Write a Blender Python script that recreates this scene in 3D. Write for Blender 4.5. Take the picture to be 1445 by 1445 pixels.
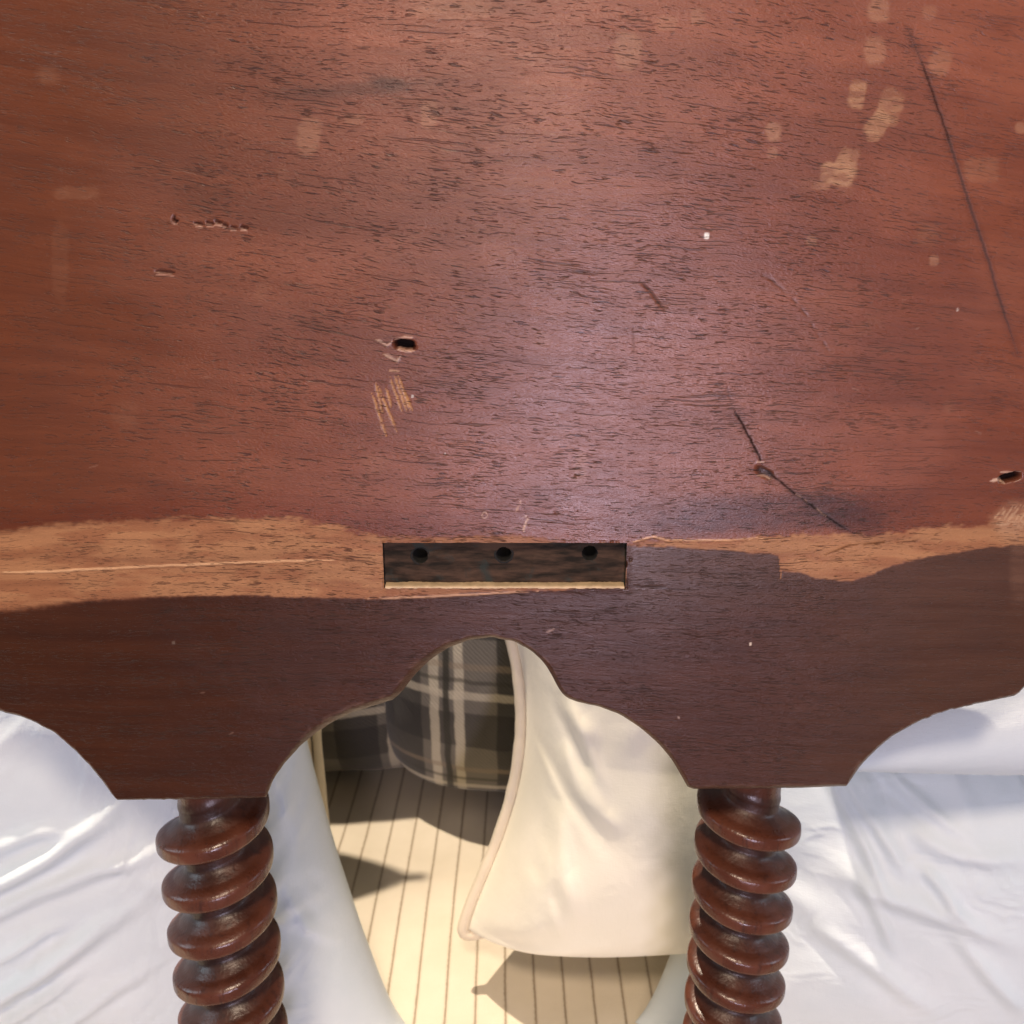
import bpy, math
import numpy as np
R = math.radians
S = bpy.context.scene
for o in list(bpy.data.objects):
    bpy.data.objects.remove(o)

# ------------------------------------------------------------------ camera
CAM_H, CAM_D, PITCH, FPX = 0.44, 0.31, R(17.7), 1450.0
cam_d = bpy.data.cameras.new('camera')
cam = bpy.data.objects.new('camera', cam_d)
S.collection.objects.link(cam)
cam.location = (0, -CAM_D, CAM_H)
cam.rotation_euler = (R(90) - PITCH, 0, 0)
cam_d.sensor_width = 36
cam_d.lens = 36 * FPX / 1445
cam_d.clip_start = 0.01
cam_d.clip_end = 50
cam_d.dof.use_dof = True
cam_d.dof.focus_distance = 0.325
cam_d.dof.aperture_fstop = 26
S.camera = cam

# ------------------------------------------------------------------ light
w = bpy.data.worlds.new('World'); S.world = w; w.use_nodes = True
w.node_tree.nodes['Background'].inputs[0].default_value = (0.93, 0.95, 1.0, 1)
w.node_tree.nodes['Background'].inputs[1].default_value = 0.155

def area(name, loc, target, sx, sy, power, col, spread=180):
    l = bpy.data.lights.new(name, 'AREA'); l.shape = 'RECTANGLE'
    l.size, l.size_y, l.energy, l.color = sx, sy, power, col
    l.spread = R(spread)
    o = bpy.data.objects.new(name, l); S.collection.objects.link(o)
    from mathutils import Vector
    o.location = loc
    o.rotation_euler = (Vector(target) - Vector(loc)).to_track_quat('-Z', 'Y').to_euler()
    return o
area('ceiling_lamp', (-0.48, 0.40, 2.3), (0, 0.15, 0), 0.05, 0.05, 62, (1.0, 0.83, 0.64))
wl = area('window_light', (0.12, -1.05, 0.11), (0.02, 0, 0.36), 0.085, 0.28, 5.4, (0.88, 0.78, 1.0))
area('added_sheen_light', (-0.02, -1.1, 0.62), (0.0, 0, 0.40), 0.14, 0.30, 2.5, (1.0, 0.76, 0.60))  # added warm light without a known source, for the sheen at the board's top
wl.rotation_euler.rotate_axis('Z', R(-14))
area('room_lamp', (-0.06, -1.15, 1.55), (0, 0, 0.30), 0.20, 0.20, 19.0, (1.0, 0.78, 0.58))
area('added_side_light_left', (-1.15, -0.12, 0.62), (-0.2, 0.1, 0.1), 0.4, 0.5, 3.2, (0.70, 0.88, 1.0))  # cool light added to rake the left pillow's folds
area('added_side_light_right', (1.25, -0.14, 0.60), (0.25, 0.1, 0.1), 0.4, 0.5, 3.2, (0.72, 0.84, 1.0))  # matching cool light added on the right to bring out creases
S.view_settings.view_transform = 'Standard'
S.view_settings.look = 'None'
S.view_settings.exposure = 0.0
S.render.engine = 'CYCLES'

# ------------------------------------------------------------------ helpers
cp, sp_ = math.cos(PITCH), math.sin(PITCH)
def ray(px, py):
    a, b = (px - 722.5) / FPX, (722.5 - py) / FPX
    return np.array([a, cp + b * sp_, -sp_ + b * cp])
def on_plane(px, py, y=0.0):
    d = ray(px, py); t = (y + CAM_D) / d[1]
    return np.array([0, -CAM_D, CAM_H]) + t * d
def project(x, y, z):
    dy, dz = y + CAM_D, z - CAM_H
    dep = dy * cp - dz * sp_
    return 722.5 + FPX * x / dep, 722.5 - FPX * (dy * sp_ + dz * cp) / dep

def link(name, verts, faces, mat=None, parent=None, smooth=True):
    me = bpy.data.meshes.new(name)
    verts = np.asarray(verts, dtype=np.float32); n = len(verts)
    if isinstance(faces, np.ndarray):
        k = faces.shape[1]; m = len(faces)
        me.vertices.add(n); me.vertices.foreach_set('co', verts.ravel())
        me.loops.add(m * k); me.loops.foreach_set('vertex_index', faces.astype(np.int32).ravel())
        me.polygons.add(m)
        me.polygons.foreach_set('loop_start', np.arange(0, m * k, k, dtype=np.int32))
        me.update(calc_edges=True)
    else:
        me.from_pydata([tuple(v) for v in verts], [], faces)
    me.polygons.foreach_set('use_smooth', np.full(len(me.polygons), smooth))
    me.validate()
    if mat: me.materials.append(mat)
    o = bpy.data.objects.new(name, me); S.collection.objects.link(o)
    if parent: o.parent = parent
    return o
def grid_faces(nr, nc, wrap=False):
    i = np.arange(nr * nc).reshape(nr, nc)
    if wrap:
        j = np.roll(i, -1, axis=1)
        a, b, c, d = i[:-1], j[:-1], j[1:], i[1:]
    else:
        a, b, c, d = i[:-1, :-1], i[:-1, 1:], i[1:, 1:], i[1:, :-1]
    return np.stack([a.ravel(), b.ravel(), c.ravel(), d.ravel()], 1)
def empty(name, loc, label, cat, group=None):
    o = bpy.data.objects.new(name, None); S.collection.objects.link(o)
    o.location = loc; o.empty_display_size = 0.03
    o['label'] = label; o['category'] = cat
    if group: o['group'] = group
    return o
def sstep(a, b, x):
    t = np.clip((x - a) / (b - a), 0, 1); return t * t * (3 - 2 * t)

def vnoise(x, y, seed=0):
    def h(i, j):
        v = (i.astype(np.int64) * 374761393 + j.astype(np.int64) * 668265263 + seed * 974711) & 0xffffffff
        v = ((v ^ (v >> 13)) * 1274126177) & 0xffffffff
        return ((v ^ (v >> 16)) & 0xffff) / 65535.0
    xi, yi = np.floor(x), np.floor(y); fx, fy = x - xi, y - yi
    fx = fx * fx * (3 - 2 * fx); fy = fy * fy * (3 - 2 * fy)
    a, b, c, d = h(xi, yi), h(xi + 1, yi), h(xi, yi + 1), h(xi + 1, yi + 1)
    return (a * (1 - fx) + b * fx) * (1 - fy) + (c * (1 - fx) + d * fx) * fy
def fbm(x, y, seed=0, o=4):
    s, a, t = 0, 1, 0
    for k in range(o):
        s = s + a * vnoise(x * 2 ** k + 17.3 * k, y * 2 ** k + 5.1 * k, seed + k); t += a; a *= .55
    return s / t
def seg_dist(X, Y, pts):
    """distance to a polyline, and the position along it (0..1)"""
    best = np.full(X.shape, 1e9, np.float32); tt = np.zeros(X.shape, np.float32)
    pts = [np.array(p, float) for p in pts]
    L = [np.linalg.norm(b - a) for a, b in zip(pts, pts[1:])]; tot = sum(L); acc = 0
    for a, b, l in zip(pts, pts[1:], L):
        d = b - a
        t = np.clip(((X - a[0]) * d[0] + (Y - a[1]) * d[1]) / (l * l), 0, 1)
        r = np.hypot(X - a[0] - t * d[0], Y - a[1] - t * d[1])
        m = r < best; best[m] = r[m]; tt[m] = (acc + t[m] * l) / tot; acc += l
    return best, tt

# ------------------------------------------------------------------ node helpers
class NT:
    def __init__(s, name):
        s.m = bpy.data.materials.new(name); s.m.use_nodes = True
        s.t = s.m.node_tree; s.b = s.t.nodes['Principled BSDF']
    def n(s, typ, **kw):
        nd = s.t.nodes.new(typ)
        for k, v in kw.items(): setattr(nd, k, v)
        return nd
    def l(s, a, b): s.t.links.new(a, b)
    def setv(s, sock, v):
        if hasattr(v, 'links') or isinstance(v, bpy.types.NodeSocket): s.l(v, sock)
        else: sock.default_value = v
    def math(s, op, a, b=0.0, c=None):
        nd = s.n('ShaderNodeMath', operation=op)
        s.setv(nd.inputs[0], a); s.setv(nd.inputs[1], b)
        if c is not None: s.setv(nd.inputs[2], c)
        return nd.outputs[0]
    def mr(s, v, a, b, c, d, smooth=True):
        nd = s.n('ShaderNodeMapRange'); nd.interpolation_type = 'SMOOTHSTEP' if smooth else 'LINEAR'
        s.setv(nd.inputs[0], v)
        for i, q in enumerate((a, b, c, d)): s.setv(nd.inputs[i + 1], q)
        return nd.outputs[0]
    def mix(s, f, a, b, mode='MIX'):
        nd = s.n('ShaderNodeMix', data_type='RGBA', blend_type=mode)
        s.setv(nd.inputs[0], f); s.setv(nd.inputs[6], a); s.setv(nd.inputs[7], b)
        return nd.outputs[2]
    def noise(s, vec, scale, detail=2, rough=.5, dist=0):
        nd = s.n('ShaderNodeTexNoise'); s.l(vec, nd.inputs['Vector'])
        nd.inputs['Scale'].default_value = scale; nd.inputs['Detail'].default_value = detail
        nd.inputs['Roughness'].default_value = rough; nd.inputs['Distortion'].default_value = dist
        return nd.outputs['Fac']
    def scale(s, vec, sc):
        nd = s.n('ShaderNodeMapping'); s.l(vec, nd.inputs[0]); nd.inputs['Scale'].default_value = sc
        return nd.outputs[0]
    def bump(s, h, strength, dist, normal=None):
        nd = s.n('ShaderNodeBump'); nd.inputs['Strength'].default_value = strength
        nd.inputs['Distance'].default_value = dist; s.l(h, nd.inputs['Height'])
        if normal: s.l(normal, nd.inputs['Normal'])
        return nd.outputs[0]

# ------------------------------------------------------------------ materials
def board_material():
    m = NT('aged_mahogany'); b = m.b
    col = m.n('ShaderNodeAttribute', attribute_name='finish').outputs['Color']
    por = m.n('ShaderNodeAttribute', attribute_name='porous').outputs['Fac']
    glo = m.n('ShaderNodeAttribute', attribute_name='gloss').outputs['Fac']
    gv = m.n('ShaderNodeAttribute', attribute_name='grain').outputs['Vector']
    # short dark pores
    p1 = m.noise(m.scale(gv, (165, 1, 2100)), 1, 2, .5)
    p2 = m.noise(m.scale(gv, (300, 1, 3600)), 1, 1, .5)
    cl = m.noise(m.scale(gv, (38, 1, 110)), 1, 3, .6)
    thr = m.mr(cl, .3, .7, .69, .55, False)
    pore1 = m.mr(p1, thr, m.math('ADD', thr, .07), 0, 1)
    thr2 = m.math('ADD', thr, .03)
    pore2 = m.mr(p2, thr2, m.math('ADD', thr2, .07), 0, .7)
    lg = m.noise(m.scale(gv, (26, 1, 1500)), 1, 2, .55)
    lgm = m.noise(m.scale(gv, (14, 1, 40)), 1, 2, .5)
    lthr = m.mr(lgm, .35, .65, .70, .60, False)
    pore3 = m.mr(lg, lthr, m.math('ADD', lthr, .05), 0, .75)
    pore = m.math('MULTIPLY', m.math('MAXIMUM', m.math('MAXIMUM', pore1, pore2), pore3), por)
    # long fibre streaks and mottling
    fib = m.noise(m.scale(gv, (22, 1, 900)), 1, 4, .65)
    fine = m.noise(m.scale(gv, (900, 1, 3200)), 1, 2, .6)
    mott = m.noise(gv, 34, 4, .6)
    fig = m.noise(m.scale(gv, (7, 1, 170)), 1, 4, .6)
    col = m.mix(m.mr(fig, .38, .66, 0, .6), col, m.mix(1, col, (.72, .66, .66, 1), 'MULTIPLY'))
    c = m.mix(m.mr(fib, .3, .7, 0, .55, False), col, m.mix(1, col, (1.22, 1.16, 1.12, 1), 'MULTIPLY'))
    c = m.mix(m.mr(mott, .35, .7, 0, .55, False), c, m.mix(1, c, (.78, .74, .72, 1), 'MULTIPLY'))
    lf = m.math('MULTIPLY', m.mr(fine, .56, .75, 0, .6), por)
    c = m.mix(lf, c, m.mix(1, c, (1.7, 1.65, 1.6, 1), 'MULTIPLY'))
    c = m.mix(m.math('MULTIPLY', pore, .86), c, m.mix(1, c, (.26, .15, .14, 1), 'MULTIPLY'))
    m.l(c, b.inputs['Base Color'])
    r = m.math('ADD', m.mr(mott, .3, .7, -.05, .07, False), glo)
    r = m.math('ADD', r, m.math('MULTIPLY', pore, .2)); m.l(r, b.inputs['Roughness'])
    b.inputs['Specular IOR Level'].default_value = .22
    h = m.math('SUBTRACT', m.math('ADD', m.math('MULTIPLY', fib, .35), m.math('MULTIPLY', m.math('MULTIPLY', fine, por), .8)), pore)
    m.l(m.bump(h, 1.0, .00042), b.inputs['Normal'])
    m.l(m.n('ShaderNodeAttribute', attribute_name='varnish').outputs['Fac'], b.inputs['Coat Weight'])
    m.l(m.math('ADD', m.math('MULTIPLY', glo, .6), m.mr(mott, .3, .7, .04, .12, False)), b.inputs['Coat Roughness'])
    m.l(m.bump(h, .5, .00018), b.inputs['Coat Normal'])
    return m.m

def leg_material():
    m = NT('polished_turned_mahogany'); b = m.b
    co = m.n('ShaderNodeTexCoord').outputs['Object']
    fib = m.noise(m.scale(co, (420, 420, 60)), 1, 4, .6)
    mott = m.noise(co, 70, 4, .6)
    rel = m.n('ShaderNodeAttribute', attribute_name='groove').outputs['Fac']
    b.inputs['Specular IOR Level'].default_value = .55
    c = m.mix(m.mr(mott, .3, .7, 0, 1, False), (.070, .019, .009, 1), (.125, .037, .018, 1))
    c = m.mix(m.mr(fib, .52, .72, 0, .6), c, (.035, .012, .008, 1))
    # shade of the deep gaps painted into the groove colour, with grime
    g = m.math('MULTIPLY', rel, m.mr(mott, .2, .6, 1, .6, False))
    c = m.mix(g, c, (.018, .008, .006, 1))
    m.l(c, b.inputs['Base Color'])
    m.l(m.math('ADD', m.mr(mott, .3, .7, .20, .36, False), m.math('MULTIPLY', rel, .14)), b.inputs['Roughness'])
    m.l(m.bump(m.math('ADD', m.math('ADD', m.noise(co, 900, 2), m.math('MULTIPLY', m.noise(co, 160, 3), 2.0)), m.math('MULTIPLY', fib, 1.2)), .4, .00025), b.inputs['Normal'])
    return m.m

def recess_material():
    m = NT('grimy_mortise_wood'); b = m.b
    co = m.n('ShaderNodeTexCoord').outputs['Object']
    a = m.noise(m.scale(co, (90, 90, 420)), 1, 4, .6)
    s = m.noise(co, 85, 4, .65, .6)
    c = m.mix(m.mr(a, .35, .65, 0, 1, False), (.016, .012, .009, 1), (.075, .044, .030, 1))
    c = m.mix(m.mr(s, .52, .66, 0, .8), c, (.030, .037, .034, 1))
    m.l(c, b.inputs['Base Color']); b.inputs['Roughness'].default_value = .8; b.inputs['Specular IOR Level'].default_value = .15
    m.l(m.bump(m.math('ADD', a, s), .6, .0005), b.inputs['Normal'])
    return m.m

def plain(name, col, rough=.6):
    m = NT(name); co = m.n('ShaderNodeTexCoord').outputs['Object']
    n = m.noise(co, 300, 3)
    m.l(m.mix(m.mr(n, .3, .7, 0, 1), tuple(v * .75 for v in col) + (1,), tuple(col) + (1,)), m.b.inputs['Base Color'])
    m.b.inputs['Roughness'].default_value = rough
    m.l(m.bump(n, .4, .0004), m.b.inputs['Normal'])
    return m.m

def fabric(name, c1, c2, weave=2600, rough=.75, sheen=.15):
    m = NT(name); b = m.b
    co = m.n('ShaderNodeTexCoord').outputs['Object']
    n = m.noise(co, 22, 4, .6)
    m.l(m.mix(m.mr(n, .3, .7, 0, 1, False), c1 + (1,), c2 + (1,)), b.inputs['Base Color'])
    b.inputs['Roughness'].default_value = rough
    b.inputs['Sheen Weight'].default_value = sheen
    b.inputs['Subsurface Weight'].default_value = 0
    f = m.noise(m.scale(co, (weave, 300, 200)), 1, 1)
    g = m.noise(m.scale(co, (300, 300, weave)), 1, 1)
    wr = m.noise(co, 130, 4, .6)
    h = m.math('ADD', m.math('MULTIPLY', m.math('ADD', f, g), .35), wr)
    m.l(m.bump(h, .22, .0012), b.inputs['Normal'])
    return m.m

def sheet_material():
    m = NT('ticking_stripe_cotton'); b = m.b
    co = m.n('ShaderNodeTexCoord').outputs['Object']
    st = m.n('ShaderNodeAttribute', attribute_name='stripe').outputs['Fac']
    w_ = m.noise(co, 420, 2, .6)
    n = m.noise(co, 16, 4, .6)
    base = m.mix(m.mr(n, .3, .7, 0, 1, False), (.68, .61, .49, 1), (.77, .70, .58, 1))
    fr = m.math('ABSOLUTE', m.math('SUBTRACT', m.math('FRACT', m.math('ADD', st, m.math('MULTIPLY', m.math('SUBTRACT', w_, .5), .05))), .5))
    line = m.mr(fr, .022, .062, .72, 0)
    side = m.mr(m.math('ABSOLUTE', m.math('SUBTRACT', fr, .085)), .0, .03, .16, 0)
    c = m.mix(side, base, (.45, .34, .22, 1))
    c = m.mix(m.math('MULTIPLY', line, m.mr(w_, .25, .75, .8, 1.05, False)), c, (.20, .135, .075, 1))
    m.l(c, b.inputs['Base Color']); b.inputs['Roughness'].default_value = .85
    f = m.noise(m.scale(co, (2600, 300, 300)), 1, 1); g = m.noise(m.scale(co, (300, 2600, 300)), 1, 1)
    h = m.math('ADD', m.math('ADD', f, g), m.math('MULTIPLY', line, -1.2))
    m.l(m.bump(h, .3, .0008), b.inputs['Normal'])
    return m.m

def plaid_material(name, dark=1.0, ph=(0, 0)):
    m = NT(name); b = m.b
    at = m.n('ShaderNodeAttribute', attribute_name='cloth_uv').outputs['Vector']
    sx = m.n('ShaderNodeSeparateXYZ'); m.l(at, sx.inputs[0])
    wob = m.math('MULTIPLY', m.math('SUBTRACT', m.noise(at, 60, 3), .5), .003)
    u = m.math('ADD', m.math('ADD', sx.outputs[0], ph[0]), wob)
    v = m.math('ADD', m.math('ADD', sx.outputs[1], ph[1]), wob)
    def bands(c, per, lst):
        f = m.math('MULTIPLY', m.math('FRACT', m.math('DIVIDE', c, per)), per)
        outs = []
        for (cen, wd) in lst:
            d = m.math('ABSOLUTE', m.math('SUBTRACT', f, cen))
            outs.append(m.mr(d, wd * .5 - .0008, wd * .5 + .0008, 1, 0))
        return outs
    per = .082
    ua = bands(u, per, [(.021, .030), (.0455, .0065), (.0625, .0065), (.054, .0045)])
    va = bands(v, per, [(.021, .028), (.048, .0060), (.069, .0045), (.0585, .003)])
    blk, cr, gr, tan = (.012, .011, .012, 1), (.62, .56, .43, 1), (.165, .150, .125, 1), (.27, .21, .145, 1)
    c = gr
    c = m.mix(m.math('MULTIPLY', ua[0], .74), c, blk); c = m.mix(m.math('MULTIPLY', va[0], .62), c, blk)
    for q in (ua[1], ua[2]): c = m.mix(m.math('MULTIPLY', q, .72), c, cr)
    c = m.mix(m.math('MULTIPLY', va[1], .62), c, cr); c = m.mix(m.math('MULTIPLY', va[2], .5), c, tan)
    c = m.mix(m.math('MULTIPLY', ua[3], .9), c, (.03, .028, .02, 1))
    c = m.mix(m.math('MULTIPLY', va[3], .6), c, (.03, .028, .02, 1))
    tw = m.n('ShaderNodeTexWave'); tw.wave_type = 'BANDS'; tw.bands_direction = 'DIAGONAL'
    m.l(at, tw.inputs[0]); tw.inputs['Scale'].default_value = 190; tw.inputs['Distortion'].default_value = 2
    c = m.mix(m.math('MULTIPLY', tw.outputs['Fac'], .35), c, m.mix(1, c, (.45, .45, .45, 1), 'MULTIPLY'))
    if dark != 1: c = m.mix(1, c, (dark, dark, dark, 1), 'MULTIPLY')
    m.l(c, b.inputs['Base Color']); b.inputs['Roughness'].default_value = .9
    b.inputs['Sheen Weight'].default_value = .15
    m.l(m.bump(m.math('ADD', m.noise(at, 900, 3), tw.outputs['Fac']), .35, .0006), b.inputs['Normal'])
    return m.m

M_board, M_leg, M_recess = board_material(), leg_material(), recess_material()
M_white = fabric('white_cotton', (.60, .675, .72), (.66, .72, .76))
M_cream = fabric('cream_cotton', (.78, .74, .60), (.83, .79, .66), rough=.6, sheen=.3)
M_pipe = fabric('cream_piping', (.62, .54, .40), (.72, .64, .50))
M_ivory = fabric('ivory_cotton', (.62, .53, .38), (.70, .60, .45))

# ------------------------------------------------------------------ striped bedspread they all stand on
xs = np.concatenate([np.linspace(-1.2, -.3, 60)[:-1], np.linspace(-.3, .3, 220), np.linspace(.3, 1.2, 60)[1:]])
ys = np.concatenate([np.linspace(-.42, 0, 60)[:-1], np.linspace(0, .5, 200), np.linspace(.5, 1.3, 50)[1:]])
X, Y = np.meshgrid(xs, ys)
Z = .004 * (fbm(X * 7 + 3, Y * 7, 5, 3) - .5) + .0022 * (fbm(X * 26, Y * 16, 9, 3) - .5)
Z = Z - Z.max() * 0
arc = np.clip(-.06 - Y, 0, 1)                       # unseen bed edge added: cloth drops here to cut its reflection in the board
Yb = np.where(Y < -.06, -.06 - .03 * np.sin(np.clip(arc / .03, 0, np.pi / 2)), Y)
Z = np.where(Y < -.06, Z - .03 * (1 - np.cos(np.clip(arc / .03, 0, np.pi / 2))) - np.clip(arc - .03 * np.pi / 2, 0, 1), Z)
sheet = link('bedspread', np.stack([X, Yb, Z], -1).reshape(-1, 3), grid_faces(*X.shape), sheet_material())
sheet['kind'] = 'structure'
at = sheet.data.attributes.new('stripe', 'FLOAT', 'POINT')
st = (X - .0065) / .0168 + .10 * (fbm(X * 9, Y * 14, 3, 3) - .5) + .12 * np.sin(Y * 9)
at.data.foreach_set('value', st.astype(np.float32).ravel())

# ------------------------------------------------------------------ wooden table: board
TH = 0.045
outline = [(-420, 915), (-380, 960), (-340, 985), (-300, 905), (-230, 860), (-150, 900), (-95, 930), (-60, 975), (-28, 998), (0, 1006), (40, 1017), (75, 1035),
           (108, 1064), (135, 1093), (150, 1113), (162, 1131), (258, 1130), (375, 1127.5), (381, 1108), (396, 1085), (418, 1060),
           (442, 1040), (470, 1022), (500, 1008), (530, 999), (553, 992), (566, 981), (584, 957), (604, 937), (633, 917),
           (663, 905.5), (695, 901.5), (726, 907), (750, 920), (768, 937), (780, 957), (788, 974), (799, 987), (815, 993),
           (845, 999), (876, 1011), (905, 1030), (931, 1053), (950, 1076), (962, 1097), (971, 1113), (981, 1117), (1050, 1117),
           (1150, 1115), (1197, 1113), (1209, 1093), (1223, 1076), (1241, 1058), (1268, 1037), (1300, 1019), (1340, 1004),
           (1390, 993), (1437, 984), (1448, 972), (1466, 945), (1490, 925), (1530, 905), (1570, 897), (1610, 905), (1650, 940), (1690, 985), (1760, 1000), (1830, 1010)]
ow = np.array([on_plane(a, b)[[0, 2]] for a, b in outline])
def bottom(x):
    # piecewise linear trace softened a little except at its corners
    s = np.zeros_like(x); k = 0
    for dx in (-.0012, -.0006, 0, .0006, .0012):
        s = s + np.interp(x + dx, ow[:, 0], ow[:, 1]); k += 1
    s /= k; raw = np.interp(x, ow[:, 0], ow[:, 1])
    keep = np.zeros_like(x)
    for cx in (162, 375, 553, 975, 1197, 1437):
        xc = on_plane(cx, 1060)[0]
        keep = np.maximum(keep, 1 - sstep(.0008, .003, np.abs(x - xc)))
    return raw * keep + s * (1 - keep)
m0, m1 = on_plane(541, 800), on_plane(883.5, 800)
mt, mb = on_plane(700, 766), on_plane(700, 830)
MX0, MX1, MZ1, MZ0 = m0[0], m1[0], mt[2], mb[2]
xL, xR = on_plane(-20, 700)[0], on_plane(1465, 700)[0]
cell = .00036
def lin(a, b, c=cell): return np.linspace(a, b, max(2, int(round((b - a) / c))))
corners = sorted([p[0] for p in ow if False])
xs = np.concatenate([np.linspace(ow[0, 0], -.19, 70)[:-1], lin(-.19, MX0)[:-1], lin(MX0, MX1)[:-1], lin(MX1, .19)[:-1], np.linspace(.19, ow[-1, 0], 70)])
ZTOP, ZF, ZM = CAM_H + .16, CAM_H + .055, on_plane(700, 880)[2]
zs = np.concatenate([np.linspace(ZTOP, ZF, 30)[:-1], lin(MZ1, ZF)[::-1][:-1], lin(MZ0, MZ1)[::-1][:-1], lin(ZM, MZ0)[::-1]])
zb = bottom(xs)
zb = zb + .00035 * (vnoise(xs * 700, xs * 0, 4) - .5) * (vnoise(xs * 60, xs * 0, 6) > .5)
NLOW = 250
tl = np.linspace(0, 1, NLOW + 1)[1:]
tl = 1 - (1 - tl) ** 1.15
Zu = np.repeat(zs[:, None], len(xs), 1)
Zl = ZM + (zb[None, :] - ZM) * tl[:, None]
Zg = np.concatenate([Zu, Zl], 0); Xg = np.repeat(xs[None, :], Zg.shape[0], 0)
PX, PY = project(Xg, 0.0, Zg)
PX = PX.astype(np.float32); PY = PY.astype(np.float32)

# height (recess > 0) and colour of the surface
H = np.zeros(PX.shape, np.float32)
def srgb(r, g, b):
    c = np.array([r, g, b]) / 255.0
    return np.where(c < .04045, c / 12.92, ((c + .055) / 1.055) ** 2.4)
RED, RED2 = np.array([.168, .045, .019]), np.array([.205, .062, .030])
ORB = np.array([.115, .032, .010])
BARE, BARE2 = np.array([.375, .180, .078]), np.array([.300, .125, .052])
DARK, DARK2 = np.array([.047, .0135, .0050]), np.array([.056, .0175, .0085])
GREY = np.array([.068, .030, .020])
def lerp(a, b, m): return a * (1 - m[..., None]) + b * m[..., None]
n1 = fbm(PX / 160, PY / 90, 11); n2 = fbm(PX / 60, PY / 14, 21); n3 = fbm(PX / 22, PY / 5, 31, 3); n4 = fbm(PX / 7, PY / 4, 33, 2)
C = np.zeros(PX.shape + (3,)) + RED
C = lerp(C, RED2, sstep(.35, .65, n1))
C = lerp(C, ORB, sstep(520, 60, PX + 160 * (n1 - .5)) * .75)  # orange-brown finish at left, with the light's falloff painted in
C = C * (0.90 + .2 * n2)[..., None]
# sheen across the top painted in as paler colour
C = lerp(C, C * 1.22 + .012, sstep(330, 20, PY + 120 * (n1 - .5)) * sstep(250, 560, PX) * .8)
por = np.ones(PX.shape, np.float32)
por *= .30 + .70 * sstep(60, 430, PX + 140 * (n1 - .5))
por *= .35 + .65 * sstep(1460, 1130, PX + .12 * PY + 120 * (n1 - .5))
gloss = np.full(PX.shape, .34, np.float32)

def blot(cx, cy, rx, ry, ang=0, col=None, amt=.6, soft=.25, streak=.5, mul=None, depth=0, seed=1, pw=3):
    global C, H, gloss
    a = R(ang); dx, dy = PX - cx, PY - cy
    u = (dx * math.cos(a) + dy * math.sin(a)) / rx; v = (-dx * math.sin(a) + dy * math.cos(a)) / ry
    box = (np.abs(dx) < 2.2 * max(rx, ry)) & (np.abs(dy) < 2.2 * max(rx, ry))
    d = (np.abs(u) ** pw + np.abs(v) ** pw) ** (1 / pw) + .45 * (fbm(PX / 12, PY / 9, seed + 40, 3) - .5)
    mk = sstep(1 + soft, 1 - soft, d) * box * amt * (1 - streak * sstep(.42, .62, n3))
    C = lerp(C, np.array(col), mk) if mul is None else lerp(C, C * np.array(mul), mk)
    if depth: H += (mk * depth).astype(np.float32)
    if depth > .002: gloss = gloss + .6 * (mk > .2)
def line(pts, wid, depth, mul=(.25, .2, .2), amt=1, taper=True, col=None, broken=0, seed=3, halo=0):
    global C, H, gloss
    x0, x1 = min(p[0] for p in pts) - 25, max(p[0] for p in pts) + 25
    y0, y1 = min(p[1] for p in pts) - 25, max(p[1] for p in pts) + 25
    bx = (PX > x0) & (PX < x1) & (PY > y0) & (PY < y1)
    ii = np.where(bx)
    d, t = seg_dist(PX[ii] + 2.2 * (n4[ii] - .5), PY[ii] + 2.2 * (n3[ii] - .5), pts)
    ww = wid * (np.clip(np.minimum(t, 1 - t) * 7, .25, 1) if taper else 1)
    mk = sstep(1.35, .35, d / ww)
    if broken: mk = mk * sstep(broken - .1, broken + .1, fbm(PX[ii] / 9, PY[ii] / 9, seed + 70, 2))
    mk = mk * amt
    c = C[ii]
    if halo:
        hk = sstep(1, 0, d / (halo)) * .45
        c = lerp(c, c * np.array((.55, .5, .55)), hk)
    c = lerp(c, np.array(col), mk) if col is not None else lerp(c, c * np.array(mul), mk)
    C[ii] = c; H[ii] += (mk * depth)
    if col is None: gloss[ii] += .5 * mk

TAN = (.42, .23, .135)
# --- big zones: dark old finish of the apron, and the bare strips
XT = [0, 60, 150, 250, 350, 420, 460, 490, 530, 545, 640, 760, 830, 885, 900, 1000, 1070, 1150, 1230, 1300, 1380, 1445]
YT = [752, 745, 738, 733, 731, 733, 740, 749, 755, 758, 758, 757, 765, 766, 764, 762, 757, 755, 755, 746, 742, 722]
XB = [0, 60, 130, 190, 260, 340, 430, 520, 541, 883, 884, 980, 1099, 1102, 1103, 1130, 1150, 1200, 1225, 1260, 1310, 1360, 1400, 1445]
YB = [862, 856, 847, 843.5, 842, 841, 843, 845, 843, 829, 769, 775, 783, 822, 806, 808, 817, 821, 813, 798, 786, 778, 772, 770]
yt = np.interp(PX, XT, YT) + 9 * (n3 - .5) + 7 * (n4 - .5) + 10 * (n2 - .5)
yb = np.interp(PX, XB, YB) + 4 * (n3 - .5) + 3 * (n4 - .5) + 5 * (n2 - .5)
softT = 3.4 + 5 * sstep(500, 0, PX)
softB = 1.8 + 3.5 * sstep(400, 0, PX)
bare = sstep(-1, 1, (PY - yt) / softT) * sstep(1, -1, (PY - yb) / softB)
gap = sstep(770, 800, PX) * sstep(905, 885, PX)
bare = bare * (1 - gap * (PY < 768))
bcol = lerp(np.zeros_like(C) + BARE, BARE2, sstep(.4, .65, n2))
bcol = bcol * (.86 + .28 * fbm(PX / 90, PY / 5, 51, 3))[..., None]
dark = sstep(-1, 1, (PY - yb) / softB)
dcol = lerp(np.zeros_like(C) + DARK, DARK2, sstep(350, 900, PX + 200 * (n1 - .5)))
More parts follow.
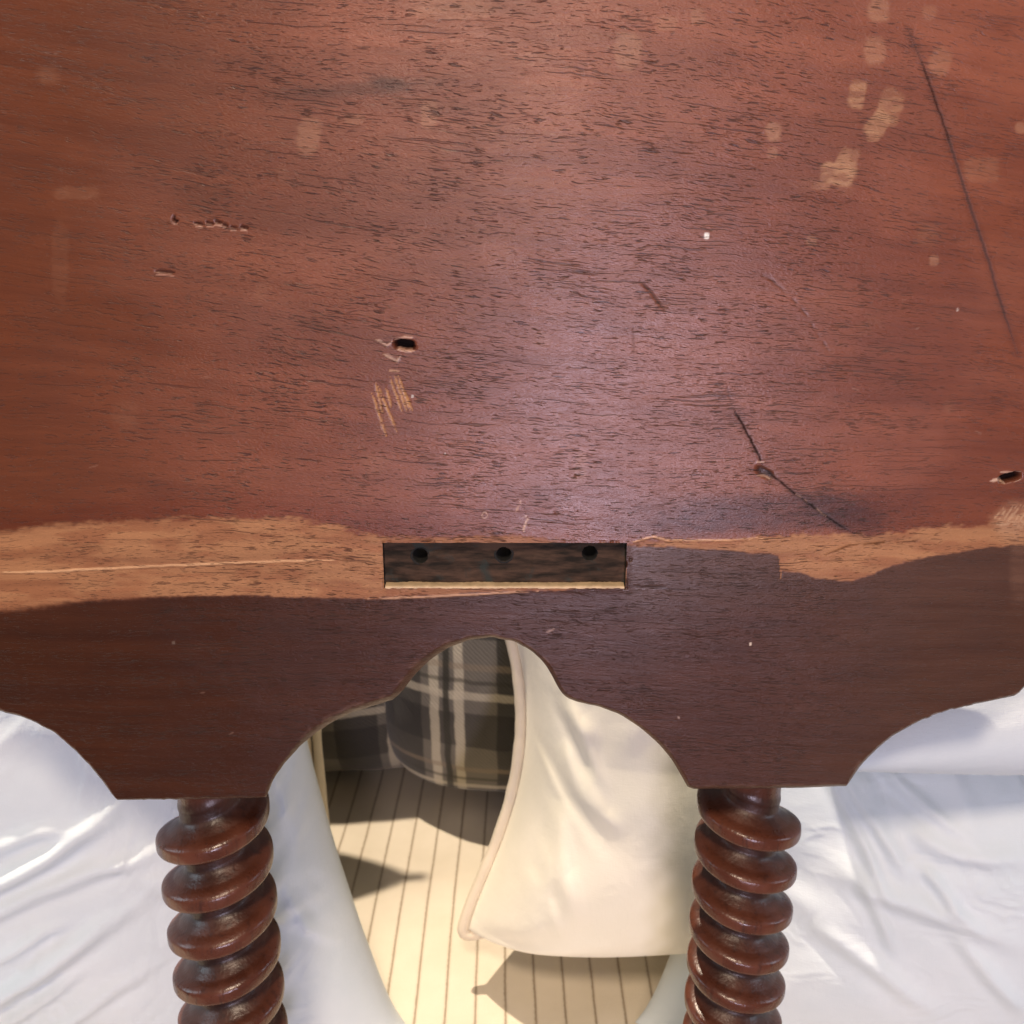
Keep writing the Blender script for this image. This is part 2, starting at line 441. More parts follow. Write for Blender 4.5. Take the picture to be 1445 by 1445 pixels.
dcol = lerp(dcol, GREY, sstep(1050, 1330, PX + .2 * (PY - 800) + 90 * (n1 - .5)))
dcol = lerp(dcol, np.array([.080, .038, .028]), sstep(895, 800, PY + 40 * (n1 - .5)) * sstep(870, 900, PX) * .8)
dcol = dcol * (.85 + .3 * n2)[..., None] * np.array([1.06, 1.04, .92])
thin = sstep(5, 0, np.abs(PY - yt) - 2) * (PX < 560)
# reddish soak just above the bare strip
C = lerp(C, C * np.array((.80, .62, .55)), sstep(60, 4, yt - PY) * (PY < yt) * sstep(760, 500, PX) * .8)
bare_amt = .92 - .25 * (PX > 545) * (PX < 770)
C = lerp(C, bcol, bare * bare_amt)
C = lerp(C, dcol, dark)
por *= (1 - .45 * dark); por = np.maximum(por, .62 * bare * (.6 + .4 * sstep(0, 200, PX)))
gloss += .2 * bare - .02 * dark
H += (.00006 * bare).astype(np.float32)
# smudges
blot(1085, 722, 185, 24, -3, mul=(.46, .44, .58), amt=.85, soft=.5, streak=.25, seed=2)
blot(1185, 728, 65, 22, 14, mul=(.55, .50, .60), amt=.85, soft=.4, streak=.2, seed=3)
blot(985, 735, 120, 22, -5, mul=(.66, .64, .85), amt=.8, soft=.5, streak=.2, seed=4)
blot(500, 127, 105, 10, -3, mul=(.50, .52, .58), amt=.75, soft=.6, streak=.3, seed=5)
blot(548, 118, 26, 9, 8, mul=(.42, .44, .50), amt=.8, soft=.5, streak=.2, seed=6)
blot(660, 740, 170, 22, 0, mul=(.85, .72, .66), amt=.6, soft=.6, streak=.3, seed=7)
# pale rubbed spots
for (cx, cy, rx, ry, an, am, sd) in [(436, 192, 16, 27, 8, .22, 6), (886, 72, 19, 25, 5, .30, 7),
        (1091, 186, 11, 13, 0, .42, 8), (1235, 72, 15, 20, 0, .30, 9), (606, 162, 11, 20, 0, .25, 10), (1327, 88, 15, 20, 20, .22, 11),
        (1240, 14, 15, 18, 0, .32, 12), (107, 272, 35, 9, 0, .10, 13), (1385, 240, 25, 18, 0, .13, 14), (1318, 368, 7, 7, 0, .35, 16),
        (1312, 18, 10, 10, 0, .2, 17), (1090, 216, 7, 8, 0, .25, 18), (940, 33, 16, 10, 0, .2, 19), (985, 22, 10, 10, 0, .2, 20), (500, 168, 14, 8, 0, .15, 21),
        (820, 660, 9, 22, 0, .12, 22), (640, 12, 60, 14, 0, .2, 23), (85, 370, 12, 60, 0, .05, 24), (1440, 180, 8, 8, 0, .3, 25), (1145, 340, 7, 7, 0, .25, 26)]:
    blot(cx, cy, rx, ry, an, col=TAN, amt=min(.95, am * 1.35), soft=.22, streak=.30, seed=sd)
# scratches and cracks
line([(1281, 42), (1296, 76), (1316, 130), (1335, 185), (1352, 238), (1372, 300), (1395, 368), (1405, 405), (1418, 445), (1436, 500)], 2.3, .00003, mul=(.25, .17, .15), halo=11, amt=.8)
line([(1300, 85), (1322, 150), (1340, 200)], 1.5, .00002, amt=.3)
line([(1035, 577), (1052, 607), (1068, 637), (1076, 655)], 2.2, .00004, mul=(.14, .1, .1), halo=12, amt=1)
line([(1070, 663), (1082, 664), (1110, 687), (1150, 717), (1180, 738), (1206, 753)], 2.1, .00004, mul=(.14, .1, .1), halo=11, amt=.95)
blot(1079, 667, 13, 6, 25, mul=(.22, .2, .2), amt=.9, soft=.3, streak=0, depth=.0006, seed=8)
line([(1066, 651), (1080, 652)], 1.2, -.0001, col=(.55, .36, .26), amt=.8)
line([(1067, 670), (1079, 671), (1088, 676)], 1.2, -.0001, col=(.50, .32, .22), amt=.7)
line([(1120, 694), (1145, 712), (1168, 730)], 1.1, 0, col=(.45, .28, .22), amt=.5, broken=.5)
line([(902, 396), (915, 408), (940, 440)], 1.5, .0003, amt=.8)
line([(1068, 382), (1088, 395), (1112, 415), (1135, 440), (1172, 500)], 1.6, .0002, amt=.55, broken=.45)
line([(893, 455), (895, 505)], 1.4, .0001, amt=.4)
line([(1025, 545), (1033, 572)], 1.2, .0001, amt=.4)
# hole with torn rim, and the scrape under it
blot(571, 486, 15, 6.5, 6, mul=(.03, .03, .03), amt=1, soft=.22, streak=0, depth=.0035, seed=9)
line([(556, 480), (570, 475.5), (584, 477)], 1.7, -.00015, col=(.66, .42, .31), amt=.9)
line([(560, 492), (572, 495), (585, 495)], 1.7, -.00015, col=(.66, .42, .31), amt=.95)
line([(529, 480), (536, 481), (546, 488), (554, 481)], 1.6, -.0001, col=(.60, .40, .30), amt=.85)
line([(541, 500), (550, 504), (560, 510), (565, 503)], 2.2, -.0001, col=(.52, .36, .26), amt=.7, broken=.35)
for i, (a, b_) in enumerate([((525, 555), (546, 618)), ((530, 540), (540, 585)), ((538, 558), (560, 610)), ((545, 548), (552, 575)),
                             ((550, 532), (568, 582)), ((556, 528), (574, 580)), ((562, 530), (578, 578)), ((534, 545), (552, 590)), ((566, 540), (582, 580))]):
    line([a, b_], 1.9, .00006, col=(.50, .25, .08), amt=.75, broken=.30, seed=i)
line([(548, 523), (564, 524)], 1.6, 0, col=(.6, .36, .2), amt=.7)
# chipped nick line
for (cx, cy, rx, ry, an, am, sd) in [(1210, 132, 12, 20, 14, .72, 1), (1256, 150, 17, 25, 16, .50, 2), (1238, 176, 14, 20, 38, .55, 3), (1232, 191, 9, 8, 0, .6, 31),
        (1196, 226, 14, 17, 22, .62, 4), (1182, 246, 24, 15, 14, .80, 5), (1158, 262, 14, 6, 0, .3, 15)]:
    blot(cx, cy, rx, ry, an, col=(.43, .235, .125), amt=am, soft=.16, streak=.55, seed=sd, pw=5)
for (x_, y_, l_) in [(247, 311, 5), (281, 316, 7), (296, 315, 6), (308, 314, 6), (318, 318, 4), (330, 321, 5), (345, 321, 6), (233, 384, 14)]:
    line([(x_ - l_, y_ - 2), (x_ + l_, y_ + 1)], 2.2, .0005, mul=(.3, .25, .25))
    line([(x_ - l_, y_ + 4), (x_ + l_, y_ + 5)], 1.0, -.0001, col=(.50, .28, .20), amt=.7)
line([(245, 303), (249, 316)], 2.0, .0004)
# hole at the right edge and abrasions below it
blot(1424, 674, 15, 5.5, -14, mul=(.05, .05, .05), amt=1, soft=.25, streak=0, depth=.003, seed=10)
line([(1398, 679), (1410, 676), (1418, 682)], 2.6, -.0001, col=(.66, .46, .34), amt=.85, broken=.3)
line([(1412, 666), (1440, 666)], 1.5, -.0001, col=(.60, .40, .30), amt=.8)
for i in range(16):
    x_ = 1402 + 3 * i; line([(x_, 732 + (i * 7) % 11), (x_ + 16, 715 - (i * 5) % 9 + 30 * (i % 2))], 1.6, 0, col=(.56, .36, .22), amt=.5, broken=.4, seed=i)
blot(1432, 735, 26, 22, -30, col=(.47, .29, .17), amt=.45, soft=.5, streak=.5, seed=12)
blot(1438, 790, 12, 55, 0, col=(.30, .16, .10), amt=.18, soft=.5, streak=.4, seed=13)
# pale scored line in the left bare strip, splinters along the right one
line([(-10, 808), (60, 807), (160, 802), (260, 797), (360, 793), (490, 789.5)], 1.9, -.00012, col=(.70, .42, .22), amt=.9, taper=True)
line([(-10, 811), (160, 805), (360, 796)], 1.2, .00025, amt=.35)
line([(887, 766), (905, 761), (920, 757), (932, 760), (944, 762), (985, 763), (1040, 762), (1068, 759), (1080, 761)], 1.7, -.00015, col=(.66, .38, .20), amt=.85, broken=.3)
line([(886, 771), (990, 775), (1099, 784)], 1.1, .0002, amt=.4, broken=.4)
line([(1166, 783), (1200, 770), (1262, 764)], 1.6, .0003, amt=.6, broken=.3)
line([(1245, 768), (1288, 764), (1340, 748)], 1.4, .0003, amt=.5, broken=.4)
line([(520, 845), (600, 842), (680, 838), (760, 834)], 1.6, -.0001, col=(.55, .32, .19), amt=.9)
line([(892, 826), (905, 829), (940, 828)], 1.8, .0003, amt=.6)
# specks
for (x_, y_, r_, c_) in [(997, 333, 3.6, (.85, .85, .8)), (1059, 909, 1.9, (.6, .5, .4)), (582, 559, 1.6, (.75, .7, .65)), (1351, 437, 1.6, (.6, .5, .45)),
                         (958, 1013, 1.4, (.3, .22, .18)), (628, 640, 1.4, (.5, .4, .35)), (245, 907, 2.0, (.12, .08, .06))]:
    blot(x_, y_, r_, r_ * 1.2, 0, col=c_, amt=.95, soft=.3, streak=0)
for k in range(10):
    a0, a1 = k * .628, (k + 1) * .628
    line([(684 + 3.6 * math.cos(a0), 727 + 5 * math.sin(a0)), (684 + 3.6 * math.cos(a1), 727 + 5 * math.sin(a1))], 1.1, 0, col=(.55, .36, .26), amt=.45, taper=False)
line([(735, 705), (728, 722)], 2.2, 0, col=(.55, .32, .2), amt=.5, broken=.4)
line([(738, 729), (748, 727), (742, 737), (738, 752)], 1.8, 0, col=(.58, .38, .26), amt=.7, broken=.3)
line([(771, 893), (783, 887)], 2.0, 0, col=(.34, .22, .18), amt=.7, broken=.3)
line([(690, 897), (702, 898), (716, 903), (722, 902)], 2.4, 0, col=(.14, .075, .055), amt=.6)
rng = np.random.RandomState(4)
for k in range(26):
    x_, y_ = rng.uniform(20, 1420), rng.uniform(60, 1060)
    a = rng.uniform(-.5, .5); l_ = rng.uniform(4, 16)
    line([(x_, y_), (x_ + l_, y_ + l_ * a)], 1.0, 0, col=(.36, .22, .16), amt=rng.uniform(.15, .4), broken=.4, seed=k)
for k in range(14):
    x_, y_ = rng.uniform(60, 1380), rng.uniform(40, 700)
    blot(x_, y_, rng.uniform(6, 20), rng.uniform(8, 22), rng.uniform(-20, 20), col=TAN, amt=rng.uniform(.05, .14), soft=.5, seed=60 + k)
# worn chamfer along the scalloped edge
dz = Zg - zb[None, :]
slope = np.gradient(zb, xs)
dE = dz / np.sqrt(1 + slope[None, :] ** 2)
bw = .0008 + .0011 * fbm(Xg * 130, Xg * 0 + 3, 71, 3) + .0016 * (np.interp(PX, [400, 440, 620, 700], [.0, 1, 1, 0])) + .0008 * np.interp(PX, [960, 1000, 1230, 1300], [0, 1, 1, 0])
bw = bw * (.9 + .2 * n2)
H += (np.clip(1 - dE / bw, 0, 1) ** 1.4 * bw * .75).astype(np.float32)
em = sstep(1.15, .8, dE / bw)
C = lerp(C, C * np.array((1.1, 1.05, 1.0)) + .004, em * .5)
rim = sstep(.4, .1, np.abs(dE / bw - 1.0)) * sstep(.50, .62, fbm(PX / 10, PY / 10, 91, 2)) * sstep(1140, 1000, PY - 60 * (PX > 900))
C = lerp(C, np.array([.22, .13, .095]), rim * .22)
# gentle waviness of the hand-planed board
H += (.0005 * (fbm(PX / 420, PY / 300, 81, 2) - .5) + .00007 * (n2 - .5)).astype(np.float32)
# mortise: frame stays flat
inx = np.interp(Xg, [MX0 - .002, MX0, MX1, MX1 + .002], [0, 1, 1, 0]); inz = np.interp(Zg, [MZ0 - .002, MZ0, MZ1, MZ1 + .002], [0, 1, 1, 0])
H *= (1 - inx * inz).astype(np.float32)

md = np.maximum(np.maximum(541 - PX, PX - 883.5), np.maximum(766 - PY, PY - 830))
chip = sstep(6 * fbm(PX / 9, PY / 9, 131, 3) - 1.2, 0, md) * (md > 0) * (md < 8) * sstep(.42, .6, fbm(PX / 14, PY / 14, 133, 3))
H += (chip * .0008).astype(np.float32)
C = lerp(C, C * .45, chip * .8); C = lerp(C, C * .6, sstep(2.2, 0, md) * (md > 0) * .6)
nr, nc = Zg.shape
front = np.stack([Xg, H, Zg], -1).reshape(-1, 3)
F = grid_faces(nr, nc)
cx_ = (Xg[:-1, :-1] + Xg[1:, 1:]).ravel() / 2; cz_ = (Zg[:-1, :-1] + Zg[1:, 1:]).ravel() / 2
F = F[~((cx_ > MX0) & (cx_ < MX1) & (cz_ > MZ0) & (cz_ < MZ1))]
F = F[:, ::-1]
# underside, back, top: extra rows that follow the same columns
yb_row = H[-1].copy()
rows = [(np.full(nc, TH), zb), (np.full(nc, TH), np.full(nc, ZTOP)), (H[0].astype(float), np.full(nc, ZTOP))]
ext, base = [], nr * nc
for (yy, zz) in rows: ext.append(np.stack([xs, yy, zz], -1))
verts = np.concatenate([front] + ext, 0)
idx = lambda r: np.arange(nc) + (base + r * nc)
last = np.arange(nc) + (nr - 1) * nc; first = np.arange(nc)
def strip(a, b): return np.stack([a[:-1], b[:-1], b[1:], a[1:]], 1)
F = np.concatenate([F, strip(last, idx(0)), strip(idx(0), idx(1)), strip(idx(1), first)], 0)
table = empty('antique_table', (0, .0105, 0), 'reddish brown wooden table piece with scalloped edge and two barley-twist legs', 'table')
table_off = np.array([0, .0105, 0])
board = link('scalloped_board', verts - table_off, F, M_board, table)
attr = board.data.attributes
nV = len(verts)
def pad(a, v=0):
    e = [a[-1], a[-1], a[0]]
    return np.concatenate([a.reshape(nr * nc, -1)] + [q.reshape(nc, -1) for q in e], 0)
ca = np.ones((nV, 4), np.float32); ca[:, :3] = np.clip(pad(C), .002, .9)
attr.new('finish', 'FLOAT_COLOR', 'POINT').data.foreach_set('color', ca.ravel())
attr.new('porous', 'FLOAT', 'POINT').data.foreach_set('value', pad(por).astype(np.float32).ravel())
attr.new('varnish', 'FLOAT', 'POINT').data.foreach_set('value', pad(np.clip(.64 - .36 * dark - .30 * bare - 1.2 * (gloss > .8), 0, 1)).astype(np.float32).ravel())
attr.new('gloss', 'FLOAT', 'POINT').data.foreach_set('value', pad(gloss).astype(np.float32).ravel())
flow = .035 + .10 * sstep(.34, .42, Zg) * (1 - .6 * sstep(.46, .50, Zg))
gz = Zg + flow * Xg + .0042 * (fbm(Xg * 16 + 4, Zg * 30, 101, 3) - .5) + .0022 * np.sin(Xg * 26 + Zg * 20) + .0011 * (fbm(PX / 30, PY / 22, 111, 3) - .5) + .0004 * (n3 - .5)
gx = Xg + .002 * n1
gr = np.zeros((nV, 3), np.float32); gr[:, 0] = pad(gx).ravel(); gr[:, 2] = pad(gz).ravel()
gr[:, 1] = 0
attr.new('grain', 'FLOAT_VECTOR', 'POINT').data.foreach_set('vector', gr.ravel())

# ------------------------------------------------------------------ hinge recess with three screw holes
DEP = .0036
nx_, nz_ = 300, 62
rx, rz = np.meshgrid(np.linspace(MX0, MX1, nx_), np.linspace(MZ0, MZ1, nz_))
mm = (MX1 - MX0)
edge_in = np.minimum(np.minimum(rx - MX0, MX1 - rx), np.minimum(rz - MZ0, MZ1 - rz))
ry = DEP + .0005 * (fbm(rx * 300, rz * 700, 7, 3) - .5) - .0004 * sstep(.45, .6, fbm(rx * 90, rz * 130, 8, 2))
# ragged chiselled lower lip
ry = ry - (DEP * .0)
holes = [on_plane(593, 784, DEP), on_plane(711, 782, DEP), on_plane(832, 780, DEP)]
HR = .0026
ff = grid_faces(nz_, nx_)
ccx = (rx[:-1, :-1] + rx[1:, 1:]).ravel() / 2; ccz = (rz[:-1, :-1] + rz[1:, 1:]).ravel() / 2
keep = np.ones(len(ff), bool)
for h in holes: keep &= np.hypot(ccx - h[0], ccz - h[2]) > HR
ff = ff[keep]
V = [np.stack([rx, ry, rz], -1).reshape(-1, 3)]
def wall(ax, az, bx, bz, n=160):
    global ff
    t = np.linspace(0, 1, n); X_ = ax + (bx - ax) * t; Z_ = az + (bz - az) * t
    o0 = sum(len(v) for v in V)
    r_ = []
    for k, dd in enumerate((0.0, .3, .7, 1.15)):
        jit = .00012 * (vnoise(t * n / 3, t * 0 + k, 33) - .5) * (k > 0)
        r_.append(np.stack([X_ + jit, np.full(n, dd * DEP), Z_ + jit], -1))
    V.append(np.concatenate(r_)); ff = np.concatenate([ff, grid_faces(4, n) + o0])
wall(MX0, MZ1, MX1, MZ1); wall(MX0, MZ0, MX0, MZ1); wall(MX1, MZ0, MX1, MZ1)
rec = link('hinge_recess', np.concatenate(V) - table_off, ff, M_recess, board)
# bright bare lip at the foot of the recess
M_lip = plain('freshly_cut_wood', (.62, .45, .27), .6)
n = 240; t = np.linspace(0, 1, n); lx = MX0 + .0003 + (mm - .0006) * t
lv = []
for (yy, zz) in ((.0, -.0001), (-.00012, .0002), (.0002, .00055), (.0011, .0007), (.0036, .0008)):
    jit = .00022 * (fbm(lx * 900, lx * 0 + zz * 9e4, 55, 2) - .5)
    lv.append(np.stack([lx, np.full(n, yy) + jit, MZ0 + zz + jit * 1.2], -1))
link('recess_lip', np.concatenate(lv) - table_off, grid_faces(5, n), M_lip, board)
M_hole = plain('black_screw_hole', (.006, .006, .006), .8)
for h in holes:
    k = 28; a = np.linspace(0, 2 * np.pi, k, endpoint=False); vs = []
    for rr, yy in ((HR * 1.22, DEP + .0001), (HR * 1.12, DEP - .0003), (HR * 1.0, DEP - .0002), (HR * .86, DEP + .0012), (HR * .8, DEP + .009), (.00005, DEP + .0095)):
        w_ = 1 + .05 * vnoise(a * 3, a * 0, 12)
        vs.append(np.stack([h[0] + rr * w_ * np.cos(a), np.full(k, yy), h[2] + rr * w_ * np.sin(a)], -1))
    link('screw_hole', np.concatenate(vs) - table_off, grid_faces(6, k, True), M_hole, board)

# ------------------------------------------------------------------ barley-twist legs
def prof(ph):
    """radius (0..1) of the roll over one pitch: a round-edged disc on a waist"""
    d = np.abs(((ph + .5) % 1) - .5) * 2
    rim = np.clip(1 - (d / .44) ** 3.0, 0, 1) ** .6
    ease = (1 + np.cos(np.pi * np.clip((d - .18) / .72, 0, 1))) / 2
    return .26 * rim + .74 * ease
def leg(px, py, Rr, pitch, hand, pyc, yc=.0310):
    x0 = on_plane(px, py, yc)[0]; zB = on_plane(px, py, 0)[2]
    ztop = zB + .006
    zc = on_plane(px, pyc, yc - Rr)[2]          # height of the first crest at the front
    zbase = .0265
    nth, per = 140, 56
    z = np.arange(ztop, zbase, -pitch / per)
    th = np.linspace(0, 2 * np.pi, nth, endpoint=False)
    TT, ZZ = np.meshgrid(th, z)
    TW = np.where(TT > np.pi, TT - 2 * np.pi, TT)
    ph = (zc - ZZ) / pitch + hand * TT / (2 * np.pi)
    phase = px / 100.
    rc = Rr * .56
    env = sstep(-.0002, .0030, zB - ZZ)
    pw = (zc - ZZ) / pitch + hand * TW / (2 * np.pi)
    st = sstep(-.80, -.35, pw)
    rad = rc + (Rr - rc) * prof(ph) * env * st
    rad = rad * (1 + .012 * (fbm(TT * 2.2 + 5, ZZ * 160, int(phase * 10), 3) - .5))
    rad = rad * env + .0115 * (1 - env)
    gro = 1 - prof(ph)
    rad = rad + .00012 * (fbm(TT * 3, ZZ * 220, int(phase * 100), 3) - .5)
    P = np.stack([x0 + rad * np.sin(TT), yc - rad * np.cos(TT), ZZ], -1)
    # foot: turned collar and bun
    fz = np.array([zbase, .026, .025, .0235, .022, .021, .018, .012, .006, .002, .0005])
    fr = np.array([.62, .95, 1.05, 1.05, .9, .7, 1.0, 1.15, 1.1, .9, .05]) * Rr
    Pf = np.stack([x0 + fr[:, None] * np.sin(th), yc - fr[:, None] * np.cos(th), np.repeat(fz[:, None], nth, 1)], -1)
    A = np.concatenate([P, Pf], 0)
    o = link('leg', A.reshape(-1, 3) - table_off, grid_faces(A.shape[0], nth, True)[:, ::-1], M_leg, table)
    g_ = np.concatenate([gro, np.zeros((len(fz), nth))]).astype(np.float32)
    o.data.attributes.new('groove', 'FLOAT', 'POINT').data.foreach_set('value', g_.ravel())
    return o
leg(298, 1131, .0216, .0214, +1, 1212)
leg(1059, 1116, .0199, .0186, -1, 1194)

# ------------------------------------------------------------------ pillows
def pillow(name, label, cat, mat, c, size, T, rot=(0, 0, 0), seed=1, pinch=.10, folds=26, amp=.004, piping=None, floor=.0, n=150,
           squash=None, group=None, pwr=2.4, q=.52, extra=None, pipe_r=.0032, uv=False, flare=0.0, sag=0.0, rnd=0.0, crease=.0012, belly=0.0):
    from mathutils import Euler, Vector
    w_, h_ = size
    rg = np.random.RandomState(seed)
    s_ = np.sin(np.linspace(-np.pi / 2, np.pi / 2, n)); u, v = np.meshgrid(s_, s_)
    def shape(u, v):
        x = w_ / 2 * u * (1 - pinch * (1 - v ** 2) ** 1.2 * np.abs(u) + flare * (-v) * .5)
        z = h_ / 2 * v * (1 - pinch * (1 - u ** 2) ** 1.2 * np.abs(v))
        z = z - sag * (1 - u ** 2) * np.clip(-v, 0, 1) ** 2
        x, z = x * (1 - rnd * np.abs(v) ** 6), z * (1 - rnd * np.abs(u) ** 6)
        return x, z
    x, z = shape(u, v)
    t = T * ((1 - np.abs(u) ** pwr) * (1 - np.abs(v) ** pwr)).clip(0) ** q
    if belly: t = t * (1 + .25 * np.clip(-v, 0, 1)) + 0 * t
    D = {}
    for sgn in (-1, 1):
        d = np.zeros_like(x)
        for k in range(folds):
            side = rg.randint(4); p = rg.uniform(-.95, .95)
            su, sv = [(-1, p), (1, p), (p, -1), (p, 1)][side]
            if rg.rand() < .45: su, sv = rg.choice([-1, 1]), rg.choice([-1, 1])
            tx, ty = rg.uniform(-.5, .5), rg.uniform(-.5, .5)
            L = rg.uniform(.35, 1.1); a = math.atan2(ty - sv, tx - su)
            du, dv = (u - su) * w_ / h_, v - sv
            al = du * math.cos(a) + dv * math.sin(a); ac = -du * math.sin(a) + dv * math.cos(a) + rg.uniform(-.25, .25) * (al) ** 2
            wd = rg.uniform(.015, .05) * (1 + 1.5 * al.clip(0))
            pr = np.exp(-(ac / wd) ** 2) - .8 * np.exp(-((ac - 1.6 * wd) / (1.3 * wd)) ** 2)
            d += rg.uniform(.5, 1) * pr * sstep(-.02, .1, al) * sstep(L, L * .35, al)
        d = d * amp + amp * 1.6 * (fbm(u * 2.1 + seed, v * 2.1 + sgn, seed + 7, 3) - .5)
        ca_, sa_ = math.cos(.6 * (1 if c[0] > 0 else -1)), math.sin(.6 * (1 if c[0] > 0 else -1))
        wu, wv = (u * ca_ - v * sa_) * w_ * 20, (u * sa_ + v * ca_) * h_ * 62
        wn = fbm(wu + 9 + seed, wv + 1.5 * fbm(wu * .7, wv * .3, seed + 3, 2) * 4, seed + 21, 3)
        d = d + crease * (1 - np.abs(2 * wn - 1)) ** 5 * sstep(.35, .65, fbm(u * 3 + 5, v * 3, seed + 31, 2))
        if extra and sgn == -1: d = d + .8 * extra(u, v)
        D[sgn] = sgn * (t + d * ((1 - u ** 2) * (1 - v ** 2)).clip(0) ** .3 * 1.0)
    E = Euler([R(a) for a in rot]); Mx = np.array(E.to_matrix())
    def tr(P):
        Q = P @ Mx.T + np.array(c)
        zf = Q[..., 2] - floor; k = .012
        Q[..., 2] = floor + np.where(zf > 4 * k, zf, k * np.log1p(np.exp(np.clip(zf, -1, 4 * k) / k)))
        return Q
    def local(Q): return Q - base
    base = np.array([c[0], c[1], floor])
    zf_ = z - belly * (t / T) * sstep(-.2, -.95, v)
    A = tr(np.stack([x, D[-1], zf_], -1)); B = tr(np.stack([x, D[1], z], -1))
    V_ = np.concatenate([A.reshape(-1, 3), B.reshape(-1, 3)]); f = grid_faces(n, n)
    Fc = np.concatenate([f, f[:, ::-1] + n * n])
    root = empty(name, tuple(base), label, cat, group)
    o = link('cover', local(V_), Fc, mat, root)
    # weld the seam
    import bmesh
    bm = bmesh.new(); bm.from_mesh(o.data); bmesh.ops.remove_doubles(bm, verts=bm.verts, dist=1e-5); bm.normal_update(); bm.to_mesh(o.data); bm.free()
    if uv:
        me = o.data; nv = len(me.vertices); co = np.zeros(nv * 3, np.float32); me.vertices.foreach_get('co', co); co = co.reshape(-1, 3)
        L_ = (co + base - np.array(c)) @ Mx
        uvv = np.stack([L_[:, 0] + np.sign(L_[:, 0]) * 0, L_[:, 2], np.zeros(nv)], 1).astype(np.float32)
        me.attributes.new('cloth_uv', 'FLOAT_VECTOR', 'POINT').data.foreach_set('vector', uvv.ravel())
    if piping:
        m_ = 120; q_ = np.linspace(-1, 1, m_)
        loop = [(a, -1) for a in q_] + [(1, a) for a in q_[1:]] + [(-a, 1) for a in q_[1:]] + [(-1, -a) for a in q_[1:-1]]
        lu = np.array([a for a, b in loop]); lv_ = np.array([b for a, b in loop])
        lx_, lz_ = shape(lu, lv_)
        kk = 1 + .004 / (w_ / 2)
        C0 = tr(np.stack([lx_ * kk, 0 * lx_, lz_ * kk], -1)); C0[:, 2] = np.maximum(C0[:, 2], floor + pipe_r * 1.1)
        for _ in range(6): C0 = (np.roll(C0, 1, 0) + C0 * 2 + np.roll(C0, -1, 0)) / 4
        Tn = np.roll(C0, -1, 0) - np.roll(C0, 1, 0); Tn /= np.linalg.norm(Tn, axis=1)[:, None]
        N0 = np.cross(Tn, Mx @ np.array([0, 1, 0])); N0 /= np.linalg.norm(N0, axis=1)[:, None]; B0 = np.cross(Tn, N0)
        a = np.linspace(0, 2 * np.pi, 10, endpoint=False)
        rr = pipe_r * (1 + .15 * (vnoise(np.arange(len(C0)) / 3., np.zeros(len(C0)), seed) - .5))
        P = C0[:, None] + rr[:, None, None] * (np.cos(a)[None, :, None] * N0[:, None] + np.sin(a)[None, :, None] * B0[:, None])
        P = np.concatenate([P, P[:1]], 0)
        link('piping', local(P.reshape(-1, 3)), grid_faces(P.shape[0], 10, True), piping, root)
    return root

def px_folds(lines, c, size, y):
    """folds traced as short ridges on the pillow's face; each (points, width, height)"""
    ls = []
    for pts, wd, hh in lines:
        q = [on_plane(a, b, y) for a, b in pts]
        ls.append(([((p[0] - c[0]), (p[2] - c[2])) for p in q], wd, hh))
    def f(u, v):
        X_, Z_ = u * size[0] / 2, v * size[1] / 2
        d = np.zeros_like(u)
        for pts, wd, hh in ls:
            r, t = seg_dist(X_ + .001 * (vnoise(u * 14, v * 14, 3) - .5), Z_ + .0022 * (vnoise(u * 9, v * 9, 5) - .5), pts)
            a, b_ = np.array(pts[0]), np.array(pts[-1]); n_ = np.array([-(b_ - a)[1], (b_ - a)[0]]); n_ = n_ / np.linalg.norm(n_)
            if n_[1] < 0: n_ = -n_
            mid = (a + b_) / 2
            side = (X_ - mid[0]) * n_[0] + (Z_ - mid[1]) * n_[1]
            fade = np.minimum(sstep(0, .22, t + .02), sstep(1, .55, t))
            d += hh * fade * (np.exp(-(r / wd) ** 2) - .30 * np.exp(-((r - 1.7 * wd) / wd) ** 2) * sstep(.6 * wd, -.6 * wd, side))
        return d
    return f
LF = [([(-60, 1290), (80, 1232), (170, 1185), (225, 1150)], .0045, .0075), ([(-60, 1330), (60, 1275), (200, 1245), (300, 1225)], .0040, .0060),
      ([(-60, 1460), (60, 1388), (160, 1325), (235, 1290)], .0045, .0085), ([(0, 1470), (100, 1400), (140, 1370)], .003, .0050),
      ([(40, 1500), (160, 1415), (250, 1375)], .0038, .0050), ([(-40, 1230), (60, 1200), (150, 1195)], .0035, .0038),
      ([(395, 1120), (420, 1210), (432, 1300)], .0030, .0045), ([(445, 1180), (425, 1235), (408, 1270)], .0024, .0042), ([(460, 1230), (430, 1290), (412, 1325)], .0026, .0045),
      ([(400, 1330), (420, 1400), (470, 1460)], .0030, .0048), ([(440, 1320), (475, 1400), (520, 1460)], .0030, .0050), ([(400, 1085), (395, 1150), (402, 1200)], .0028, .0035),
      ([(-20, 1080), (60, 1060), (140, 1075)], .008, .0030), ([(0, 1370), (70, 1330), (120, 1318)], .003, .0045)]
